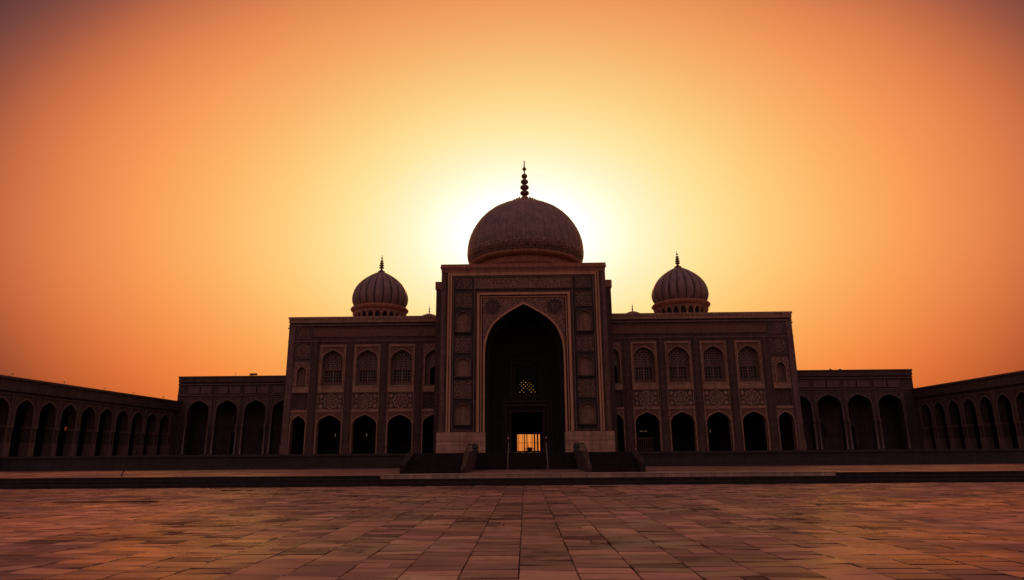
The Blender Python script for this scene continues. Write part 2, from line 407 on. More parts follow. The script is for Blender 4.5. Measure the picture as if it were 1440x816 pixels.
# upper terrace behind two low steps
mb = MB()
mb.face([(-150, 47.4, TZ), (150, 47.4, TZ), (150, 69.4, TZ), (-150, 69.4, TZ)])
t = mb.build('terrace', M['terrace'], origin=(0, 58, TZ)); tag(t, 'paved upper terrace between the low steps and the podium', kind='structure')
mb = MB()
mb.box(-150, 150, 46.0, 46.75, -.05, .22); mb.box(-150, 150, 46.75, 47.42, -.05, .45)
mb.box(-150, 150, 47.42, 48.2, -.05, TZ - .006)
mb.T = None
mb2 = MB(); 
for a, b, zt in ((46.0, 46.7, .22), (46.7, 47.4, .45), (47.4, 48.2, TZ - .005)):
    mb2.box(-150, 150, a, b, -.05, zt)
s = mb2.build('terrace_step', M['step'], origin=(0, 46, 0)); tag(s, 'long dark low steps up to the terrace', kind='structure')
mb = MB(); mb.box(-10.2, 21.5, 47.05, 48.0, .456, TZ + .03); mb.box(-10.2, 21.5, 47.0, 48.05, TZ + .034, TZ + .075)
s = mb.build('step_coping', M['coping'], origin=(0, 47, .45)); tag(s, 'stone edging, its lit front coloured pale, along the terrace steps before the stairs', kind='structure')

# podium
mb = MB()
mb.box(-150, -9.95, 69.6, 135, -.05, PT - .24); mb.box(9.9, 150, 69.6, 135, -.05, PT - .24); mb.box(-9.95, 9.9, 69.6, 135, -.05, PT - .24)
mb.box(-150, -55.8, 66.5, 69.59, -.05, PT - .24)
s = mb.build('podium', M['podium'], origin=(0, 69.6, 0)); tag(s, 'dark stone podium the mosque stands on', kind='structure')
mb = MB(); mb.box(-150, 150, 69.4, 135, PT - .236, PT); mb.box(-150, -55.7, 66.3, 69.39, PT - .236, PT - .002)
for zz in (1.02, ):
    mb.box(-150, 150, 69.5, 69.6, TZ + .002, TZ + .3)
s = mb.build('podium_coping', M['podium'], origin=(0, 69.4, PT - .24)); tag(s, 'projecting top course of the podium', kind='structure')

# ================================================================== STAIRCASE
st = thing('staircase', (0, 51, TZ), 'wide dark stone staircase climbing to the central portal, pale rails in the middle', 'staircase')
def flight(x0, x1, y0, n, back):
    mb = MB(); h = (PT - .004 - TZ) / n
    for i in range(n):
        ya = y0 + .38 * i
        mb.box(x0, x1, ya, (ya + .38) if i < n - 1 else back, TZ + .002, TZ + h * (i + 1) - .03)
        mb.box(x0 + .01, x1 - .01, ya - .035, (ya + .38 - .036) if i < n - 1 else back, TZ + h * (i + 1) - .03, TZ + h * (i + 1))
    return mb
flight(-9.25, -4.95, 51.3, 10, 69.35).build('flight', M['step'], st)
flight(5.05, 8.75, 51.3, 10, 69.35).build('flight', M['step'], st)
flight(-4.62, 4.72, 61.0, 10, 69.35).build('flight', M['step'], st)
def parapet(x0, x1, y0, ya, yb, yend, z0, z1, mat='step'):
    mb = MB(lambda u, v, w: (w, u, v))
    poly = [(y0, TZ + .002), (y0, z0), (ya, z0 + .06), (yb, z1), (yend, z1), (yend, TZ + .002)]
    mb.prism(poly, x0, x1)
    return mb.build('parapet', M[mat], st)
for (a, b) in ((-9.6, -9.26), (8.76, 9.1)):
    parapet(a, b, 51.0, 51.3, 55.4, 69.35, 1.32, PT + .015)
    mb = MB(); 
    x = (a + b) / 2
    mb.tube((x, 51.05, 1.58), (x, 55.4, 2.6), .035); mb.tube((x, 55.4, 2.6), (x, 57.5, 2.75), .035)
    for yy, zz in ((51.1, 1.58), (53.2, 2.08), (55.4, 2.6), (57.5, 2.75)):
        mb.tube((x, yy, min(PT, 1.32 + (yy - 51.1) * .2)), (x, yy, zz), .03, 6)
    mb.build('handrail', M['bal'], st)
for (a, b) in ((-4.94, -4.63), (4.73, 5.04)):
    parapet(a, b, 50.9, 51.1, 55.2, 66.0, TZ + .35, 2.3, 'bal')
    mb = MB(); x = (a + b) / 2; p0 = None
    for i in range(9):
        yy = 51.1 + i * 1.75; zb = TZ + .4 if i == 0 else min(2.3, TZ + .4 + (yy - 51.1) * .3); zt = zb + .62
        mb.tube((x, yy, zb), (x, yy, zt), .035, 6)
        if p0: mb.tube((x, p0[0], p0[1]), (x, yy, zt), .04, 6); mb.tube((x, p0[0], p0[1] - .3), (x, yy, zt - .3), .02, 6)
        p0 = (yy, zt)
    mb.build('handrail', M['iron'], st)
    # urn-shaped newel at the top of the inner parapets
    for yy, s_ in ((62.2, 1.0), (65.4, 1.25)):
        mb = MB()
        mb.lathe([(.001, 2.3), (.20, 2.3), (.20, 2.38), (.10, 2.45), (.15, 2.55), (.21, 2.70 * 1), (.17, 2.84), (.07, 2.9), (.09, 2.96), (.03, 3.04 + .1 * s_), (.001, 3.1 + .16 * s_)], x, yy, 14)
        mb.build('newel', M['iron'], st)
for x in (-1.62, 2.02):
    mb = MB()
    mb.tube((x, 61.0, TZ + .95), (x, 64.6, PT + .95), .045); mb.tube((x, 61.0, TZ), (x, 61.0, TZ + 1.0), .045); mb.tube((x, 64.6, PT), (x, 64.6, PT + .95), .045)
    for i in range(1, 5):
        mb.tube((x, 61 + .72 * i, TZ + .3 * i), (x, 61 + .72 * i, TZ + .3 * i + .95), .025, 6)
    mb.build('handrail', M['dullrail'], st)
for i, x in enumerate((-1.66, 2.06)):
    p = thing('lamp_post', (x, 65.2, PT), ('thin iron lamp post at the stair head left of the bright doorway', 'thin iron lamp post at the stair head right of the bright doorway')[i], 'lamp post', 'lamp posts at the stair head')
    mb = MB(); mb.lathe([(.12, PT), (.12, PT + .1), (.05, PT + .16), (.028, PT + .3), (.024, PT + 1.2), (.05, PT + 1.24), (.03, PT + 1.26)], x, 65.2, 10); mb.build('post', M['iron'], p)
    mb = MB(); mb.lathe([(.001, PT + 1.26), (.07, PT + 1.28), (.085, PT + 1.36), (.07, PT + 1.44), (.02, PT + 1.5), (.001, PT + 1.54)], x, 65.2, 12); mb.build('lantern', M['rail'], p)

# ================================================================== PORTAL BUILDING
PY = 90.0
TP = lambda u, v, w: (u, PY - w, v)
pb = thing('portal_building', (0, PY, PT), 'tall central portal block with a deep pointed arch and one great dome', 'mosque portal')
W = 11.75
mb = MB(TP)
mb.arch_wall(-W, W, PT, 28.1, -5.5, 5.5, 15.8, 22.7, PT, 0, 9.0)
mb.box(-W, -6.6, PT, 28.1, -4.5, -.004); mb.box(6.6, W, PT, 28.1, -4.5, -.004); mb.box(-6.6, 6.6, 22.8, 28.1, -4.5, -.004)
# hollow body behind
mb.box(-13.15, -7.0, PT, 27.2, -38, -4.504); mb.box(7.0, 13.15, PT, 27.2, -38, -4.504); mb.box(-7, 7, 22.75, 27.2, -38, -4.504)
mb.build('wall', M['field'], pb)
# parapet strip on the shoulders
for s in (-1, 1):
    mb = MB(TP); mb.box(s * 11.9, s * 13.3, 26.2, 27.35, -10, -4.4); mb.build('shoulder_cornice', M['rim'], pb)
# iwan lining (dark sheet painting in the shade of the recess), 6 mm inside the reveal
mb = MB(TP)
pts = [(-5.49, PT + .005)] + [(u * .998, v - .012) for u, v in arch_pts(0, 5.5, 15.8, 22.7)] + [(5.49, PT + .005)]
for p, q in zip(pts, pts[1:]):
    mb.face([(*p, -1.2), (*q, -1.2), (*q, -8.95), (*p, -8.95)])
mb.ribbon(pts, .02, -1.25, -1.2)
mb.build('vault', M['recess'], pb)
# recess ribs of the vault
mb = MB(TP)
for k, w in enumerate((-3.2, -5.4, -7.4)):
    mb.ribbon([(u * .93, PT + (v - PT) * .985) for u, v in pts], .30, w - .25, w)
mb.build('vault_rib', M['recess'], pb)
# back wall of the recess and chamber walls
mb = MB(TP)
mb.holed(-5.9, 5.9, PT, 23.4, -9.6, -9.0, [(-2.05, 2.65, PT, 8.05), (-1.45, 2.05, 10.95, 15.3)])
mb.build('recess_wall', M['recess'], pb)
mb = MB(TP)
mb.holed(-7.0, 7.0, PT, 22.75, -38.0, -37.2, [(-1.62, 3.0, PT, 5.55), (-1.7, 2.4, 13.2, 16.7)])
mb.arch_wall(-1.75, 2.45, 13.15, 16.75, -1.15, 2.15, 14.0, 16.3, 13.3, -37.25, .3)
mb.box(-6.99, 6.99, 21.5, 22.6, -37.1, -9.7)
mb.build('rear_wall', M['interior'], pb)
# doorway
df = MB(TP)
path = [(-2.05, PT), (-2.05, 8.05), (2.65, 8.05), (2.65, PT)]
df.ribbon(path, .25, -9.0, -8.8)
df.ribbon([(-2.75, PT), (-2.75, 8.9), (3.35, 8.9), (3.35, PT)], .28, -9.0, -8.65)
df.ribbon([(-3.25, PT), (-3.25, 9.55), (3.9, 9.55), (3.9, PT)], .22, -9.0, -8.75)
dfo = df.build('doorway_frame', M['recessframe'], pb)
# jali window above the door
mb = MB(TP)
prnd = random.Random(11)
def jali_plate(mb, u0, u1, v0, v1, w0, w1, c):
    nu, nv = round((u1 - u0) / c), round((v1 - v0) / c); cu, cv = (u1 - u0) / nu, (v1 - v0) / nv
    for j in range(nv):
        for i in range(nu):
            a, b = u0 + i * cu, v0 + j * cv
            cor = [(a, b), (a, b + cv), (a + cu, b + cv), (a + cu, b)]
            if (i + j) % 2 or prnd.random() < .12: mb.face([(*p, w1) for p in cor]); continue
            m, n = a + cu * prnd.uniform(.4, .6), b + cv * prnd.uniform(.4, .6); h = cu * prnd.uniform(.15, .27)
            dia = [(m - h, n), (m, n + h), (m + h, n), (m, n - h)]
            for k in range(4):
                mb.face([(*cor[k], w1), (*dia[(k + 1) % 4], w1), (*dia[k], w1)]); mb.face([(*cor[k], w1), (*cor[(k + 1) % 4], w1), (*dia[(k + 1) % 4], w1)])
                mb.face([(*dia[k], w0), (*dia[(k + 1) % 4], w0), (*dia[(k + 1) % 4], w1), (*dia[k], w1)])
jali_plate(mb, -1.45, 2.05, 10.95, 15.3, -9.32, -9.25, .29)
mb.build('jali_screen', M['interior'], pb)
mb = MB(TP)
mb.ribbon([(-1.45, 10.95)] + arch_pts(.3, 1.75, 13.9, 15.25) + [(2.05, 10.95)], .16, -9.0, -8.9)
mb.frame(-1.9, 2.5, 10.5, 16.0, .18, -9.0, -8.88)
mb.build('window_frame', M['recessframe'], pb)
# slatted rear gate against the glow
gt = MB(TP)
x = -1.6; rr = random.Random(3)
for a, wd in ((-1.6, .12), (-1.1, .06), (-.86, .05), (-.62, .10), (-.30, .22), (-.0, .05), (.22, .16), (.62, .05), (.98, .05), (1.2, .14), (1.62, .30), (1.42, .05), (2.05, .05), (2.2, .34), (2.78, .2), (-1.36, .10), (.40, .05)):
    gt.box(a, a + wd, PT, 5.55, -37.0, -36.9)
gt.box(-1.6, 3.0, 3.9, 3.97, -37.05, -36.95); gt.box(-.1, 1.7, 2.9, 2.98, -37.06, -36.96); gt.box(-1.6, 3.0, PT, 2.45, -37.07, -36.97)
gt.box(.45, 1.3, PT, 3.1, -37.08, -37.0); gt.box(.55, .62, 3.1, 3.6, -37.08, -37.0)
for k in range(7): gt.box(-.1 + .27 * k, -.04 + .27 * k, 2.45, 2.9, -37.12, -37.04)
gt.build('gate', M['iron'], pb)

# plinths
for s in (-1, 1):
    mb = MB(TP)
    mb.box(s * 5.42, s * 12.1, PT, 3.68, -1.3, .28); mb.box(s * 5.42, s * 12.1, 3.72, 4.9, -1.3, .22); mb.box(s * 5.44, s * 12.05, 3.68, 3.72, -1.3, .15)
    mb.build('plinth', M['plinth'], pb)
# corner shafts and mouldings
for s in (-1, 1):
    mb = MB(TP); mb.box(s * 11.12, s * 11.78, 4.9, 27.3, 0, .12); mb.box(s * 11.3, s * 11.6, 4.9, 27.3, .12, .26)
    mb.build('corner_shaft', M['shaft'], pb)
mb = MB(TP)
mb.ribbon([(-10.25, 4.9), (-10.25, 26.98), (10.25, 26.98), (10.25, 4.9)], .24, 0, .26)
mb.ribbon([(-10.62, 4.9), (-10.62, 27.28), (10.62, 27.28), (10.62, 4.9)], .22, 0, .15)
mb.build('outer_moulding', M['ridge'], pb)
mb = MB(TP)
mb.ribbon([(-9.98, 5.3), (-9.98, 26.82), (9.98, 26.82), (9.98, 5.3)], .07, 0, .10)
for s in (-1, 1):
    mb.ribbon([(-7.03 * 1 if s < 0 else 7.03, 5.3), (-7.03 if s < 0 else 7.03, 26.8)], .06, 0, .08)
mb.build('fillet', M['marble'], pb)
# dark slot between the mouldings and the panels
mb = MB(TP)
for s in (-1, 1):
    mb.box(s * 7.1, s * 9.9, 5.3, 26.75, .004, .02)
mb.box(-7.0, 7.0, 24.75, 26.78, .004, .02)
mb.build('panel_ground', M['deep'], pb)
# inner arch frame
mb = MB(TP)
mb.ribbon([(-6.28, 4.9), (-6.28, 24.05), (6.28, 24.05), (6.28, 4.9)], .34, 0, .34)
mb.ribbon([(-5.98, 4.9), (-5.98, 23.72), (5.98, 23.72), (5.98, 4.9)], .14, 0, .16)
ap = [(-5.5, 4.9)] + arch_pts(0, 5.5, 15.8, 22.7) + [(5.5, 4.9)]
mb.ribbon(ap, .26, -.3, .24)
mb.build('arch_frame', M['ridge'], pb)
mb = MB(TP)
ap2 = arch_pts(0, 5.78, 15.8, 23.02)
for p, q in zip(ap2, ap2[1:]):
    mb.face([(*p, .03), (*q, .03), (q[0], 23.7, .03), (p[0], 23.7, .03)])
mb.build('spandrel', M['arab'], pb)
for s in (-1, 1):
    mb = MB(TP)
    mb.prism([(s * 4.42 + 1.05 * math.cos(t), 22.35 + 1.05 * math.sin(t)) for t in [2 * PI * i / 24 for i in range(24)]], .031, .05)
    o_ = mb.build('spandrel_rosette', M['deep'], pb)
    mb = MB(TP); rosette(mb, s * 4.42, 22.35, 1.12, .05, 12); mb.build('rosette_relief', M['shaft'], o_)
# inscription band: carved scroll relief
mb = MB(TP); mb.box(-6.9, 6.9, 25.1, 26.6, .02, .06); mb.build('frieze_panel', M['arab'], pb)
mb = MB(TP); mb.frame(-6.9, 6.9, 25.1, 26.6, .09, .02, .12); mb.build('panel_border', M['shaft'], pb)
for s in (-1, 1):
    for z0, z1 in ((25.1, 26.6), (22.4, 24.4), (15.9, 18.0), (9.55, 11.85)):
        mb = MB(TP); mb.box(s * 7.45, s * 9.65, z0, z1, .02, .045); 
        o_ = mb.build('rosette_panel', M['arabdark'], pb); mb = MB(TP)
        r = (z1 - z0) * .46
        rosette(mb, s * 8.55, (z0 + z1) / 2, r, .045, 8)
        for dx in (-.92, .92):
            for dz in (-.36, .36):
                mb.prism([(s * 8.55 + dx + .13 * math.cos(t), (z0 + z1) / 2 + dz * (z1 - z0) * 1.05 + .13 * math.sin(t)) for t in [2 * PI * i / 8 for i in range(8)]], .045, .09)
        mb.build('rosette_relief', M['relief'], o_)
        mb = MB(TP); mb.frame(*sorted((s * 7.45, s * 9.65)), z0, z1, .09, .02, .12); mb.build('panel_border', M['shaft'], o_)
    for z0, z1 in ((18.6, 21.95), (12.3, 15.4), (5.75, 9.0)):
        mb = MB(TP); u0, u1 = sorted((s * 7.3, s * 9.8))
        mb.arch_wall(u0, u1, z0, z1, u0 + .26, u1 - .26, z1 - 1.15, z1 - .32, z0 + .15, .30, .27)
        for uu in (u0, u1):
            mb.face([(uu, z0, .02), (uu, z1, .02), (uu, z1, .30), (uu, z0, .30)])
        mb.face([(u0, z1, .02), (u1, z1, .02), (u1, z1, .30), (u0, z1, .30)]); mb.face([(u0, z0, .02), (u1, z0, .02), (u1, z0, .30), (u0, z0, .30)])
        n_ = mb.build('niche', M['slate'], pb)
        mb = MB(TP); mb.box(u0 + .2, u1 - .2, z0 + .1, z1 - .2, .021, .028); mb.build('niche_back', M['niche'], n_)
        mb = MB(TP); mb.ribbon([(u0 + .26, z0 + .15)] + arch_pts((u0 + u1) / 2, (u1 - u0) / 2 - .26, z1 - 1.15, z1 - .32) + [(u1 - .26, z0 + .15)], .10, .25, .38)
        mb.build('niche_moulding', M['shaft'], n_)
# cornice
mb = MB(TP)
mb.box(-11.95, 11.95, 28.1, 28.3, -1.2, .42); mb.box(-11.8, 11.8, 27.45, 28.1, -1.0, .20); mb.box(-11.9, 11.9, 28.3, 28.67, -1.2, .32)
for i in range(60): 
    u = -11.6 + i * 23.2 / 59; mb.box(u - .1, u + .1, 27.82, 28.098, .2, .36)
mb.build('cornice', M['rim'], pb)
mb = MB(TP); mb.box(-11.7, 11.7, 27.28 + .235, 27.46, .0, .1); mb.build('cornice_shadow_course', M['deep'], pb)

# great dome
DX, DY = .45, 112.0
mb = MB()
prof0 = [(9.85, 34.9), (10.25, 35.4), (10.42, 36.1), (10.5, 37.0), (10.45, 38.0), (10.29, 39.0), (10.0, 40.0), (9.58, 41.0), (9.02, 42.0), (8.32, 43.0), (7.42, 43.98), (6.3, 44.9), (5.0, 45.65), (3.8, 46.1), (2.6, 46.42), (1.3, 46.62), (.01, 46.7)]
NR = 40
def lob_main(t):
    x = (t * NR / (2 * PI)) % 1
    return 1 - .005 * max(0, 1 - min(x, 1 - x) / .09)
mb.lathe(prof0, DX, DY, NR * 12, lob_main); mb.groove = (M['seam'], lambda i: (i % (NR * 12)) % 12 == 0)
dome = mb.build('dome', M['dome'], pb); dome['label'] = 'great central dome with fine vertical ribs'
mb = MB(); mb.lathe([(9.0, 27.2), (9.0, 32.9), (9.15, 33.0), (9.15, 33.3), (9.05, 33.4), (9.05, 34.2)], DX, DY, 96); mb.build('drum', M['arabred'], dome)
mb = MB(); mb.lathe([(9.04, 34.05), (9.45, 34.12), (9.75, 34.3), (9.98, 34.5), (10.02, 34.72), (9.9, 34.9), (9.84, 34.92)], DX, DY, 96); mb.build('rim', M['rim'], dome)
mb = MB(); mb.lathe([(r + .05 if 0 < i < 5 else r - .02, z) for i, (r, z) in enumerate([(10.0, 35.15), (10.24, 35.4), (10.40, 36.05), (10.44, 36.4), (10.47, 36.9), (10.46, 36.92)])], DX, DY, 120)
mb.build('ornament_band', M['arabdome'], dome)
mb = MB()
for k in range(28):
    t = 2 * PI * k / 28
    for r0, z0, h in ((2.35, 46.62, .62), (1.5, 46.85, .95)):
        if r0 < 2 and k % 2: continue
        cx, cy = DX + r0 * math.cos(t), DY + r0 * math.sin(t)
        mb.lathe([(.2, z0 - .15), (.24, z0 + h * .3), (.13, z0 + h * .7), (.001, z0 + h)], cx, cy, 6)
mb.lathe([(2.75, 46.38), (2.8, 46.55), (2.4, 46.72), (1.7, 46.95), (1.0, 47.4), (.55, 48.1)], DX, DY, 32)
mb.build('lotus_crown', M['rim'], dome)
finial_parts(dome, DX, DY, 46.9, 55.4, 1.0, M['metal'])

# ================================================================== ARCADED WINGS
WY = 97.0
TW = lambda u, v, w: (u, WY - w, v)
def wing(side):
    if side < 0:
        label = 'two storey arcaded wing with ribbed corner dome, left of the portal'
        outer, inner = -36.0, -11.9
        bays = [(-31.0, -27.0), (-25.75, -21.75), (-20.5, -16.5), (-15.25, -11.95)]
        narrow = (-34.85, -32.35)
        dcx, dz = -24.45, 0
        cup = -16.0
    else:
        label = 'two storey arcaded wing with ribbed corner dome, right of the portal'
        outer, inner = 40.55, 11.9
        bays = [(16.0, 19.9), (21.15, 25.05), (26.4, 30.3), (31.6, 35.5), (11.95, 14.6)]
        narrow = (36.85, 39.45)
        dcx, dz = 26.5, .15
        cup = 18.35
    th = thing('arcaded_wing', ((outer + inner) / 2, WY, PT), label, 'mosque wing', 'arcaded wings beside the portal')
    lo, hi = min(outer, inner), max(outer, inner)
    sl = sorted(bays + [narrow])
    TOP = 22.6
    mb = MB(TW)
    # flat wall between and above the bays
    edges = [lo] + [x for b in sl for x in b] + [hi]
    for i in range(0, len(edges), 2):
        if edges[i + 1] - edges[i] > .01:
            mb.box(edges[i], edges[i + 1], PT, 18.3, -.9, 0)
    mb.box(lo, hi, 18.3, 21.7, -.9, 0)
    # body
    mb.box(lo, hi, 17.6, 21.7, -18, -.904); mb.box(lo, hi, PT, 17.6, -18, -6.0)
    mb.box(outer, outer - side * .6, PT, 17.6, -5.99, -.904); mb.box(lo + .01, hi - .01, 8.0, 8.3, -5.98, -.95)
    wl = mb.build('wall', M['field'], th)
    mb = MB(TW); mb.box(lo + .7, hi - .7, PT + .01, 7.99, -5.95, -5.9); mb.box(lo + .7, hi - .7, 8.31, 17.59, -3.2, -3.1)
    for i in range(int((hi - lo) / 5.2)):
        u = lo + 3 + i * 5.2; mb.box(u, u + .7, PT + .01, 7.98, -3.6, -3.0)
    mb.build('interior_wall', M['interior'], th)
    # pilasters between the bays
    mb = MB(TW)
    for i in range(2, len(edges) - 2, 2):
        a, b = edges[i], edges[i + 1]
        mb.box(a + .38, b - .38, PT, 18.9, 0, .10)
        mb.box(a + .06, b - .06, PT, 3.4, 0, .16)
    mb.build('pilaster', M['field'], th)
    mb = MB(TW)
    a, b = (outer, narrow[0] - .0) if side < 0 else (narrow[1], outer)
    mb.box(a + .12, b - .12, PT, 21.2, 0, .16); mb.box(a, b, PT, 3.5, 0, .26)
    mb.build('corner_pier', M['shaft'], th)
    def spandrel(x0, x1, uc, a, vs, va, vt, o, og):
        mb = MB(TW)
        ap = arch_pts(uc, a, vs, va)
        for p, q in zip(ap, ap[1:]):
            mb.face([(*p, .035), (*q, .035), (q[0], vt, .035), (p[0], vt, .035)])
        mb.build('spandrel', M['arabred2'], o, og)
    # standard bay built once, copied along the wing
    def bay(u0, u1, first=None):
        uc = (u0 + u1) / 2; og = (uc, WY, PT)
        hw = (u1 - u0) / 2
        out = []
        mb = MB(TW); mb.arch_wall(u0, u1, PT, 8.2, u0 + .18, u1 - .18, 6.15, 7.78, PT, .0, .9); 
        o = mb.build('archway', M['frame'], th, og)
        spandrel(u0 + .2, u1 - .2, uc, hw - .18, 6.15, 7.78, 8.12, o, og)
        mb = MB(TW)
        mb.ribbon([(u0 + .18, PT)] + arch_pts(uc, hw - .18, 6.15, 7.78) + [(u1 - .18, PT)], .17, -.1, .14)
        mb.box(u0, u1, 8.2, 8.5, -.5, .12)
        mb.build('arch_moulding', M['frame'], o, og)
        out.append(o)
        mb = MB(TW); mb.box(u0, u1, 8.5, 11.1, -.6, -.12)
        o = mb.build('medallion_panel', M['arabdark'], th, og)
        mb = MB(TW); rosette(mb, uc, 9.8, 1.08, -.12, 8)
        mb.frame(u0 + .12, u1 - .12, 8.62, 10.98, .09, -.12, -.02)
        for dx in (-1.42, 1.42):
            for dz in (-.72, 0, .72):
                r = .26 if dz else .16
                c_ = [(uc + dx * hw / 2 + r * (1 + .2 * math.cos(4 * t)) * math.cos(t), 9.8 + dz + r * (1 + .2 * math.cos(4 * t)) * math.sin(t)) for t in [2 * PI * i / 16 for i in range(16)]]
                mb.prism(c_, -.12, -.07)
        mb.build('medallion', M['frame'], o, og); out.append(o)
        mb = MB(TW); mb.box(u0, u1, 11.1, 11.9, -.5, .12)
        o = mb.build('sill_band', M['frame'], th, og); out.append(o)
        # window
        a0, a1 = u0 + .36, u1 - .36; ac = uc; ah = (a1 - a0) / 2
        mb = MB(TW); mb.arch_wall(u0, u1, 11.9, 18.3, a0, a1, 15.85, 17.5, 12.1, .02, .75)
        o = mb.build('window', M['frame'], th, og)
        spandrel(u0 + .34, u1 - .34, uc, ah, 15.85, 17.5, 17.95, o, og)
        mb = MB(TW)
        mb.ribbon([(a0, 12.1)] + arch_pts(ac, ah, 15.85, 17.5) + [(a1, 12.1)], .14, -.05, .15)
        mb.frame(u0 + .16, u1 - .16, 12.06, 17.98, .14, .02, .17)
        mb.build('window_moulding', M['frame'], o, og)
        gw = 1.2 * hw / 2
        mb = MB(TW); mb.holed(a0, a1, 12.0, 15.1, -.85, -.73, [(ac - gw, ac + gw, 12.75, 14.45)])
        mb.frame(ac - gw, ac + gw, 12.75, 14.45, .1, -.73, -.66); mb.box(a0, a1, 15.0, 15.2, -.85, -.68)
        mb.build('screen_wall', M['wallbrown'], o, og)
        mb = MB(TW)
        def inside(u, v):
            t = (u - (ac - ah)) / ah; t = t if t <= 1 else 2 - t
            return t > 0 and v < 15.85 + 1.65 * interp(PROF, max(0, min(1, t))) + .15
        perforated(mb, a0, a1, 15.2, 17.6, -.82, -.74, .33, .46, inside)
        mb.build('jali', M['jali'], o, og)
        mb = MB(TW)
        for i in range(1, 6):
            x = ac - gw + 2 * gw * i / 6; mb.box(x - (.10 if i == 3 else .04), x + (.10 if i == 3 else .04), 12.75, 14.45, -.82, -.76)
        for i in range(1, 4):
            z = 12.75 + 1.7 * i / 4; mb.box(ac - gw, ac + gw, z - .035, z + .035, -.81, -.77)
        mb.build('casement', M['jali'], o, og)
        mb = MB(TW); mb.box(ac - gw, ac + gw, 12.75, 14.45, -.845, -.835); mb.build('pane', M['glass'], o, og)
        out.append(o)
        return out
    full = bays[:3] if side < 0 else bays[:4]
    proto = bay(*full[0])
    for b in full[1:]:
        d = b[0] - full[0][0]
        for o in proto: copy_tree(o, th, (d, 0, 0))
    # innermost bay, half hidden by the portal: blind niche instead of a casement
    def plain(u0, u1, niche):
        uc = (u0 + u1) / 2; hw = (u1 - u0) / 2
        mb = MB(TW); mb.arch_wall(u0, u1, PT, 8.2, u0 + .16, u1 - .16, 6.3, 7.7, PT, 0, .9); o = mb.build('archway', M['arab'], th)
        mb = MB(TW); mb.ribbon([(u0 + .16, PT)] + arch_pts(uc, hw - .16, 6.3, 7.7) + [(u1 - .16, PT)], .15, -.1, .13); mb.box(u0, u1, 8.2, 8.5, -.5, .12)
        mb.build('arch_moulding', M['frame'], o)
        mb = MB(TW); mb.box(u0, u1, 8.5, 11.1, -.7, -.3); o = mb.build('lattice_panel', M['deep'], th)
        mb = MB(TW); n = 7
        w_ = u1 - u0
        for i in range(-9, 10):
            for sgn in (1, -1):
                # diagonal bars clipped to the panel
                pts_ = []
                for k in range(0, 27):
                    v = 8.5 + 2.6 * k / 26; u = uc + i * w_ / 6 + sgn * (v - 9.8)
                    if u0 + .05 < u < u1 - .05: pts_.append((u, v))
                if len(pts_) > 2:
                    mb.ribbon([pts_[0], pts_[-1]], .07, -.3, -.24 + .01 * sgn)
        mb.frame(u0 + .1, u1 - .1, 8.62, 10.98, .1, -.3, -.02)
        mb.build('lattice', M['shaft'], o)
        mb = MB(TW); mb.box(u0, u1, 11.1, 11.9, -.5, .12); mb.build('sill_band', M['frame'], th)
        if niche:
            mb = MB(TW); mb.arch_wall(u0, u1, 11.9, 15.75, uc - .72, uc + .72, 14.15, 15.0, 12.0, .02, .7); o = mb.build('niche', M['arab'], th)
            mb = MB(TW); mb.box(uc - .8, uc + .8, 11.95, 15.2, -.8, -.6); mb.build('niche_back', M['niche'], o)
            mb = MB(TW); mb.ribbon([(uc - .72, 12.0)] + arch_pts(uc, .72, 14.15, 15.0) + [(uc + .72, 12.0)], .12, 0, .12); mb.build('niche_moulding', M['frame'], o)
            for z0, z1 in ((16.3, 18.55), (19.35, 21.05)):
                mb = MB(TW); mb.box(u0 + .15, u1 - .15, z0, z1, -.2, .02); o = mb.build('rosette_panel', M['arabdark'], th); mb = MB(TW); rosette(mb, uc, (z0 + z1) / 2, (z1 - z0) * .42, .02, 8); mb.build('rosette_relief', M['relief'], o)
                mb = MB(TW); mb.frame(u0 + .15, u1 - .15, z0, z1, .1, .0, .1); mb.build('panel_border', M['shaft'], o)
            mb = MB(TW); mb.box(u0, u1, 15.75, 18.3, -.5, -.01); mb.build('blind_wall', M['field'], th)
        else:
            a0, a1 = u0 + .3, u1 - .3
            mb = MB(TW); mb.arch_wall(u0, u1, 11.9, 18.3, a0, a1, 15.85, 17.4, 12.1, .02, .75); o = mb.build('window', M['arab'], th)
            mb = MB(TW); mb.ribbon([(a0, 12.1)] + arch_pts(uc, (a1 - a0) / 2, 15.85, 17.4) + [(a1, 12.1)], .14, -.05, .15); mb.build('window_moulding', M['frame'], o)
            mb = MB(TW); mb.arch_wall(a0, a1, 12.0, 17.5, uc - .7, uc + .7, 14.2, 15.0, 12.1, -.74, .3); mb.build('screen_wall', M['jali'], o)
    plain(*narrow, True)
    plain(*bays[-1], False)
    # frieze and cornice
    mb = MB(TW)
    fa, fb = (narrow[1] + .1, inner) if side < 0 else (inner, narrow[0] - .1)
    mb.box(fa, fb, 19.55, 20.85, 0, .05); fr = mb.build('frieze', M['arabred2'], th)
    mb = MB(TW); mb.frame(fa + .1, fb - .1, 19.6, 20.8, .10, .05, .12); n = 5
    for i in range(1, n): 
        u = fa + (fb - fa) * i / n; mb.box(u - .06, u + .06, 19.7, 20.75, .05, .11)
    mb.build('frieze_border', M['shaft'], fr)
    mb = MB(TW)
    mb.box(lo, hi, 21.2, 21.42, 0, .22); mb.box(lo, hi, 18.75, 18.95, 0, .14); mb.build('string_course', M['shaft'], th)
    mb = MB(TW)
    mb.box(lo - .1, hi + .1, 22.32, 22.6, -18, .42); mb.box(lo, hi, 21.7, 22.32, -18, .3)
    for i in range(int((hi - lo) / .55)):
        u = lo + .3 + i * .55; mb.box(u - .11, u + .11, 22.08, 22.318, .3, .40)
    mb.build('cornice', M['rim'] if False else M['frame'], th)
